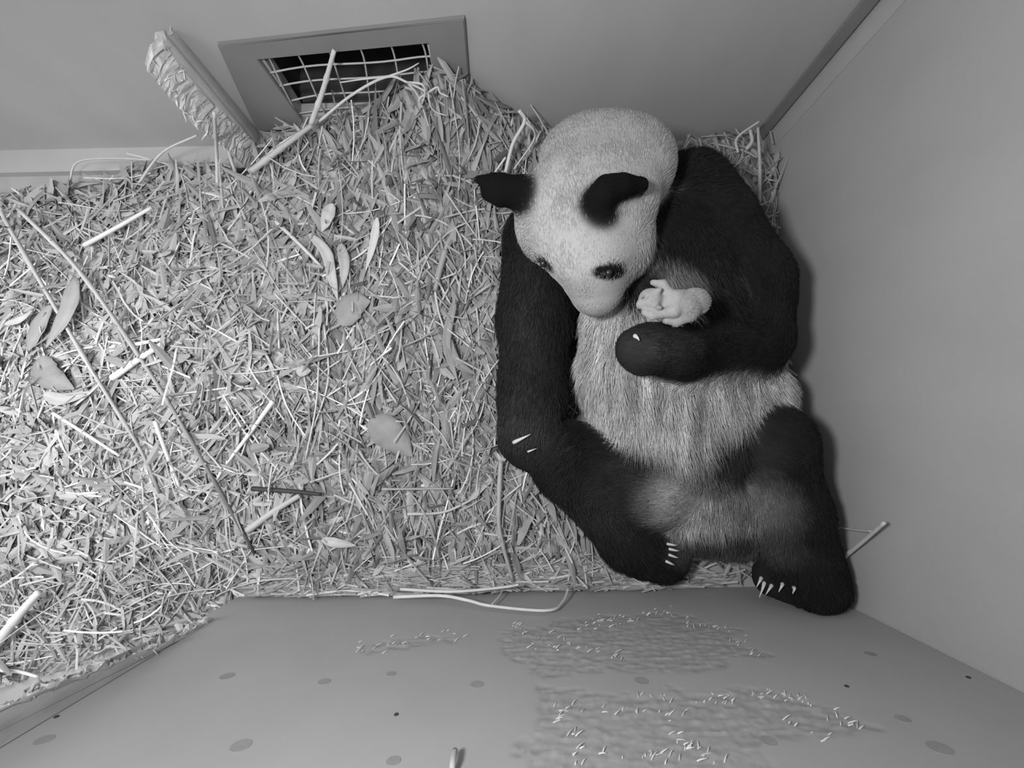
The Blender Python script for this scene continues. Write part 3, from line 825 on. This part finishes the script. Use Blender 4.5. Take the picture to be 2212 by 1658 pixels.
def stalk(name, cat, label, pts, wpx, t0=.6, t1=None, nodes=0, twigs=(), sides=7, world=False, taper=.7):
    """pts (px, py, rise over the bed); wpx full width in px"""
    t0, t1 = t0 * .84, (None if t1 is None else t1 * .84)
    Q = [np.array(p, float) for p in pts] if world else [on_hay(*p) for p in pts]
    n = max(10, 6 * len(Q)); path = smooth_path(Q, n); path[:, 2] = np.maximum(path[:, 2], .006)
    path[:, 0] = np.minimum(path[:, 0], XR - .008); path[:, 1] = np.clip(path[:, 1], YN + .008, YB - .008) if path[:, 0].min() > XL else path[:, 1]
    r = R(wpx / 2, path[:, 2].mean()); rad = np.linspace(r, r * taper, n)
    if nodes:
        for k in np.linspace(0, n - 1, nodes + 2)[1:-1].astype(int): rad[k] *= 1.28
    v, f = tube_data(path, rad, sides); tt = np.repeat(np.linspace(t0, t0 if t1 is None else t1, n), sides)
    V, F, T = list(v), list(f), list(tt)
    for tw in twigs:
        q = smooth_path([np.array(p, float) for p in tw[0]] if world else [on_hay(*p) for p in tw[0]], 10); q[:, 2] = np.maximum(q[:, 2], .005)
        q[:, 0] = np.minimum(q[:, 0], XR - .006); q[:, 1] = np.clip(q[:, 1], YN + .006, YB - .006) if q[:, 0].min() > XL else q[:, 1]
        rr = R(tw[1] / 2, q[:, 2].mean()); v, f = tube_data(q, np.linspace(rr, rr * .6, 10), 6); o = len(V)
        V += v; F += [[i + o for i in g] for g in f]; T += [t0] * len(v)
    o = mesh_obj(name, V, F, M_STICK, smooth=True, tone=T)
    return finish_thing(o, label, cat)


def leaf(label, pts, wpx, tone=.42, curl=.3, name='dry_leaf'):
    tone *= .78 if pts[0][0] > 300 else .62  # leaves at the left get darker colour to offset the strong light there
    Q = [on_hay(*p) for p in pts]; n = 16; path = smooth_path(Q, n); tan = np.gradient(path, axis=0); tan /= np.linalg.norm(tan, axis=1)[:, None]
    side = np.cross(tan, [0, 0, 1.]); side /= np.linalg.norm(side, axis=1)[:, None]; up = np.cross(side, tan)
    w = R(wpx / 2, path[:, 2].mean()) * np.interp(np.linspace(0, 1, n), [0, .12, .4, .75, 1], [.25, .75, 1, .7, .05])
    V, T = [], []
    for i in range(n):
        for k, u in enumerate((-1, -.5, 0, .5, 1)):
            V.append(path[i] + side[i] * w[i] * u + up[i] * w[i] * (curl * abs(u) + .06 * math.sin(i * 1.3 + u * 2))); T.append(tone * (1.12 if u == 0 else 1))
    m = len(V); V += [v - np.array([0, 0, .0012]) for v in V]; T = T + T
    F = []
    for i in range(n - 1):
        for k in range(4):
            a = i * 5 + k; F.append([a, a + 1, a + 6, a + 5]); F.append([m + a + 5, m + a + 6, m + a + 1, m + a])
    for i in range(n - 1):
        a, b = i * 5, i * 5 + 4; F.append([a + 5, m + a + 5, m + a, a]); F.append([b, m + b, m + b + 5, b + 5])
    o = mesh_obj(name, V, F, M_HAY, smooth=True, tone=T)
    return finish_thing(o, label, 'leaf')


U = .03
stalk('bamboo_cane', 'cane', 'longest thin bamboo cane slanting across the left bed, its lower tip dark',
      [(40, 452, .05), (175, 590, .05), (330, 815, .045), (440, 1000, .04), (551, 1196, .03)], 9.5, .66, .05, nodes=6)
stalk('bamboo_cane', 'cane', 'second thin bamboo cane running beside the longest one, nearer the left edge',
      [(0, 448, .05), (22, 495, .05), (190, 785, .045), (300, 965, .035), (345, 1065, .03)], 9, .70, .22, nodes=5)
a, b = PY(672, 268, 1.10), PY(722, 108, YB - .05)
stalk('bamboo_cane', 'cane', 'pale cane leaning upright against the vent grille', [a, (a + b) / 2 + np.array([.004, 0, 0]), b], 14, .62, nodes=2, world=True)
stalk('bamboo_cane', 'cane', 'thick ringed bamboo cane lying before the vent, left of the branched twig', [(540, 372, .05), (610, 318, .06), (690, 258, .07)], 15, .52, nodes=3)
a = [PY(690, 262, 1.08), PY(760, 205, 1.11), PY(835, 166, 1.13), PY(880, 178, 1.12), PY(925, 200, 1.10)]
stalk('branched_twig', 'twig', 'pale branching twig arching over the straw in front of the vent', a, 7, .60, world=True, twigs=[
    ([a[2], PY(790, 170, 1.13), PY(735, 178, 1.12)], 5), ([a[2], PY(880, 150, 1.14), PY(905, 136, 1.16)], 5),
    ([a[3], PY(912, 182, 1.1), PY(918, 205, 1.09), PY(905, 236, 1.07)], 6), ([a[4], PY(905, 215, 1.08), PY(915, 235, 1.07)], 6),
    ([a[4], PY(945, 188, 1.1), PY(950, 200, 1.09), PY(969, 209, 1.08)], 6), ([a[4], PY(928, 222, 1.08), PY(938, 240, 1.07), PY(965, 250, 1.06)], 5),
    ([a[3], PY(905, 210, 1.1), PY(925, 270, 1.06), PY(930, 300, 1.03)], 5)])
stalk('straw_stalk', 'straw', 'bright thick straw lying diagonally mid bed, right of the long canes', [(590, 866, .035), (540, 935, .035), (490, 1000, .03)], 10, .80)
stalk('straw_stalk', 'straw', 'short bright straw carrying on below the thick diagonal one', [(478, 1018, .03), (440, 1085, .03)], 6, .7)
stalk('dark_stick', 'stick', 'short dark flat stick lying level in the middle of the straw', [(545, 1055, .05), (620, 1060, .05), (695, 1067, .045)], 11, .035, .05)
stalk('split_cane', 'cane', 'brightest split cane, broad and white, crossing under the longest cane', [(243, 816, .03), (300, 776, .03), (365, 733, .03)], 15, .86)
stalk('split_cane', 'cane', 'narrow white split cane just above the broad white one', [(288, 745, .03), (358, 730, .03)], 9, .86)
for a, b, w in [((236, 738), (262, 741), 6), ((237, 750), (264, 747), 5), ((238, 758), (266, 753), 4)]:
    o = stalk('wood_splint', 'splint', 'tiny white splint lying just left of the longest cane, above the broad white cane', [(*a, .03), (*b, .03)], w, .8); o['group'] = 'white splints by the longest cane'
stalk('split_cane', 'cane', 'short white splinter crossing the broad white split cane at its left', [(240, 790, .03), (285, 780, .032)], 7, .8)
stalk('straw_stalk', 'straw', 'bright straw slanting down to the right in the lower left bed', [(115, 892, .03), (190, 940, .03), (258, 984, .03)], 8, .74)
stalk('bamboo_cane', 'cane', 'pale cane slanting up to the right below the hay top, left of the post', [(182, 530, .04), (255, 490, .045), (328, 448, .05)], 11, .72)
stalk('straw_stalk', 'straw', 'upright pale straw standing at the foot of the gnawed post', [on_hay(470, 400, .02), on_hay(468, 330, .08), PX(463, 243, -.90)], 9, .62, world=True)
stalk('straw_stalk', 'straw', 'folded pale leaf stalk just right of the gnawed post', [(508, 372, .03), (494, 325, .06), (490, 282, .10)], 8, .55, twigs=[([(490, 282, .10), (503, 325, .05), (500, 350, .03)], 6)])
e = [on_hay(1092, 372, .06), on_hay(1108, 310, .10), on_hay(1133, 262, .14), on_hay(1121, 238, .16)]
stalk('branched_twig', 'twig', 'forked pale twig standing up just left of the panda\'s head', e, 9, .7, world=True, taper=1.0, twigs=[
    ([e[2], on_hay(1152, 280, .12), on_hay(1152, 305, .08), on_hay(1110, 365, .06)], 6), ([on_hay(1092, 340, .07), on_hay(1066, 376, .05)], 6)])
e = [PX(1806, 1216, XR - .02), PX(1860, 1172, XR - .03), PX(1911, 1128, XR - .05)]
stalk('branched_twig', 'twig', 'bare twig poking out along the right wall beside the panda\'s leg', e, 10, .66, world=True, twigs=[
    ([PX(1888, 1148, XR - .04), PX(1840, 1143, XR - .03), PX(1795, 1136, XR - .03)], 5), ([PX(1812, 1140, XR - .03), PX(1792, 1148, XR - .03)], 4)])
stalk('straw_stalk', 'straw', 'tall stalk standing in the back right corner behind the panda', [on_hay(1640, 445, .02), on_hay(1641, 360, .09), on_hay(1637, 275, .14)], 9, .5, world=True)
stalk('straw_stalk', 'straw', 'bent stalk hooked over in the back right corner', [on_hay(1594, 330, .04), on_hay(1592, 298, .06), on_hay(1640, 262, .10)], 7, .6, world=True)
stalk('straw_stalk', 'straw', 'short pale loop of leaf in the back right corner', [on_hay(1612, 322, .04), on_hay(1624, 305, .06), on_hay(1620, 280, .08)], 10, .6, world=True)
f0 = (1395, 1262, .02)
stalk('straw_tuft', 'straw', 'spray of pale straws at the toes of the panda\'s bent leg', [f0, (1430, 1222, .06), (1463, 1196, .09)], 6, .72, twigs=[
    ([f0, (1412, 1230, .05), (1424, 1182, .10)], 5), ([f0, (1440, 1232, .05), (1476, 1208, .06)], 5), ([f0, (1450, 1250, .03), (1474, 1232, .05), (1488, 1252, .02)], 4),
    ([f0, (1370, 1250, .02), (1340, 1228, .03)], 4), ([f0, (1392, 1244, .04), (1380, 1232, .05)], 4), ([f0, (1410, 1268, .015), (1418, 1292, .01)], 4)])


def near_straw(px, py, h): p = PY(px, py, YN + .02); return p


stalk('straw_stalk', 'straw', 'long straw lying level along the near wall in front of the bed', [PY(865, 1272, YN + .05), PY(980, 1277, YN + .05), PY(1085, 1268, YN + .06), PY(1120, 1262, YN + .08)], 7, .62, world=True)
q = [PY(850, 1289, YN + .03), PY(950, 1286, YN + .035), PY(1010, 1296, YN + .03), PY(1060, 1308, YN + .02), PY(1180, 1318, YN + .018), PY(1215, 1300, YN + .02), PY(1229, 1268, YN + .04)]
stalk('straw_stalk', 'straw', 'longest curved straw at the near wall, its right end curling up', q, 7.5, .66, world=True, twigs=[([q[3], PY(1080, 1285, YN + .03), PY(1090, 1262, YN + .04)], 4), ([q[4], PY(1210, 1309, YN + .016)], 5)])
stalk('straw_stalk', 'straw', 'long upright stalk below the panda\'s hanging paw', [(1082, 995, .04), (1078, 1080, .05), (1080, 1150, .04), (1108, 1255, .03)], 11, .40, nodes=3)
stalk('bamboo_cane', 'cane', 'thick grey cane piece left of the panda\'s arm', [(962, 540, .04), (950, 585, .04), (940, 628, .03)], 15, .34)
stalk('straw_stalk', 'straw', 'straw hanging on below the thick grey cane piece', [(940, 630, .035), (948, 675, .035), (965, 725, .03)], 6, .55)
stalk('straw_stalk', 'straw', 'pale stalk parallel to the canes in the middle left bed', [(335, 910, .03), (358, 975, .03), (387, 1050, .03)], 9, .66)
stalk('bamboo_cane', 'cane', 'thickest white cane at the lower left edge of the bed', [(-20, 1405, .04), (35, 1335, .05), (84, 1278, .05)], 20, .74, nodes=1)
stalk('straw_stalk', 'straw', 'white straw lying level at the lower left corner of the hay', [(-15, 1446, .02), (40, 1450, .02), (82, 1461, .02)], 8, .78)
stalk('straw_stalk', 'straw', 'pale straw slanting down to the right below the vent, half buried', [(596, 478, .035), (650, 530, .035), (698, 580, .03)], 10, .60)
stalk('straw_stalk', 'straw', 'short pale straw right of the big leaves, pointing at the panda', [(862, 566, .035), (915, 612, .03)], 6, .55)
stalk('straw_stalk', 'straw', 'straw with a bent end lying before the panda\'s bent knee', [(880, 1110, .03), (960, 1105, .03), (1032, 1072, .035)], 7, .5)
stalk('bamboo_cane', 'cane', 'broad pale cane half buried under the dark flat stick', [(535, 1145, .03), (590, 1105, .03), (650, 1068, .03)], 16, .46)
stalk('straw_stalk', 'straw', 'thin straw arching out of the hay top at the far left', [on_hay(150, 400, .02), on_hay(165, 352, .06), on_hay(230, 342, .08), on_hay(330, 345, .06)], 5, .55, world=True)
stalk('straw_stalk', 'straw', 'thin straw arching from the gnawed post down to the hay', [on_hay(300, 395, .02), on_hay(350, 330, .10), on_hay(425, 292, .15)], 6, .6, world=True)
stalk('straw_stalk', 'straw', 'thin forked stalk running down the middle of the bed, above the dark stick', [(690, 690, .03), (688, 790, .03), (682, 880, .03), (660, 990, .03)], 5, .58, twigs=[([(700, 700, .03), (710, 800, .03), (700, 860, .03), (676, 925, .03)], 5)])
stalk('straw_stalk', 'straw', 'straw lying level under the broad leaves, right of the dark stick', [(825, 1056, .03), (980, 1055, .03)], 6, .36)
leaf('long broad curled leaf hanging in the middle of the bed', [(668, 505, .03), (705, 545, .04), (718, 600, .04), (730, 650, .02)], 26, .50)
leaf('wide grey leaf lying flat right of the long curled leaf', [(735, 700, .03), (765, 660, .04), (800, 650, .03)], 64, .30, .12)
leaf('upright folded pale leaf above the wide grey leaf', [(735, 525, .03), (745, 570, .05), (740, 620, .03)], 26, .42)
leaf('long drooping pale leaf below the forked straw', [(815, 470, .04), (808, 520, .05), (790, 585, .03)], 20, .60)
leaf('pale pointed leaf below the vent at mid bed', [(718, 440, .04), (708, 470, .05), (695, 500, .03)], 32, .52)
leaf('big dry leaf standing between the two long canes', [(165, 600, .03), (150, 670, .05), (100, 750, .03)], 40, .42)
leaf('second dry leaf lying behind the big one, left of the canes', [(110, 660, .03), (80, 720, .03), (60, 760, .02)], 36, .38)
leaf('grey leaf with a square end left of the second cane', [(90, 770, .03), (105, 810, .03), (160, 840, .02)], 60, .32, .1)
leaf('pale pointed leaf at the left below the square grey leaf', [(95, 850, .03), (135, 862, .04), (200, 845, .02)], 28, .52)
leaf('curved pale leaf above the second cane, left of the bed', [(10, 700, .03), (45, 690, .04), (70, 670, .03)], 16, .66)
leaf('broad grey leaf lying above the bent straw at the panda\'s side', [(800, 905, .03), (845, 940, .03), (890, 985, .02)], 70, .28, .1)
leaf('pale boat shaped leaf near the bottom edge of the hay', [(695, 1165, .03), (730, 1172, .04), (770, 1178, .02)], 20, .52)
leaf('small pale leaf fallen on the near wall foot', [(708, 1305, .03), (725, 1318, .035), (740, 1325, .03)], 12, .70)
leaf('round pale leaf scrap in the middle of the bed', [(640, 800, .03), (655, 800, .035), (672, 800, .03)], 28, .46, .05)
leaf('long grey blade along the panda\'s arm', [(985, 640, .03), (965, 740, .04), (990, 830, .03)], 20, .30)
leaf('long grey blade fanning below the thick cane piece', [(965, 720, .03), (985, 780, .04), (1030, 810, .02)], 22, .28)

# little metal hook on the near wall, cut by the lower edge of the view
hk = PY(979, 1664, YN); V, F = tube_data(smooth_path([hk + [0, -.004, .012], hk + [0, .014, .010], hk + [0, .018, -.004], hk + [0, .016, -.024]], 12), .0055, 8)
o = mesh_obj('wall_hook', V, F, M_WIRE, smooth=True)
finish_thing(o, 'small grey metal hook on the near wall at the lower edge of the view', 'hook')
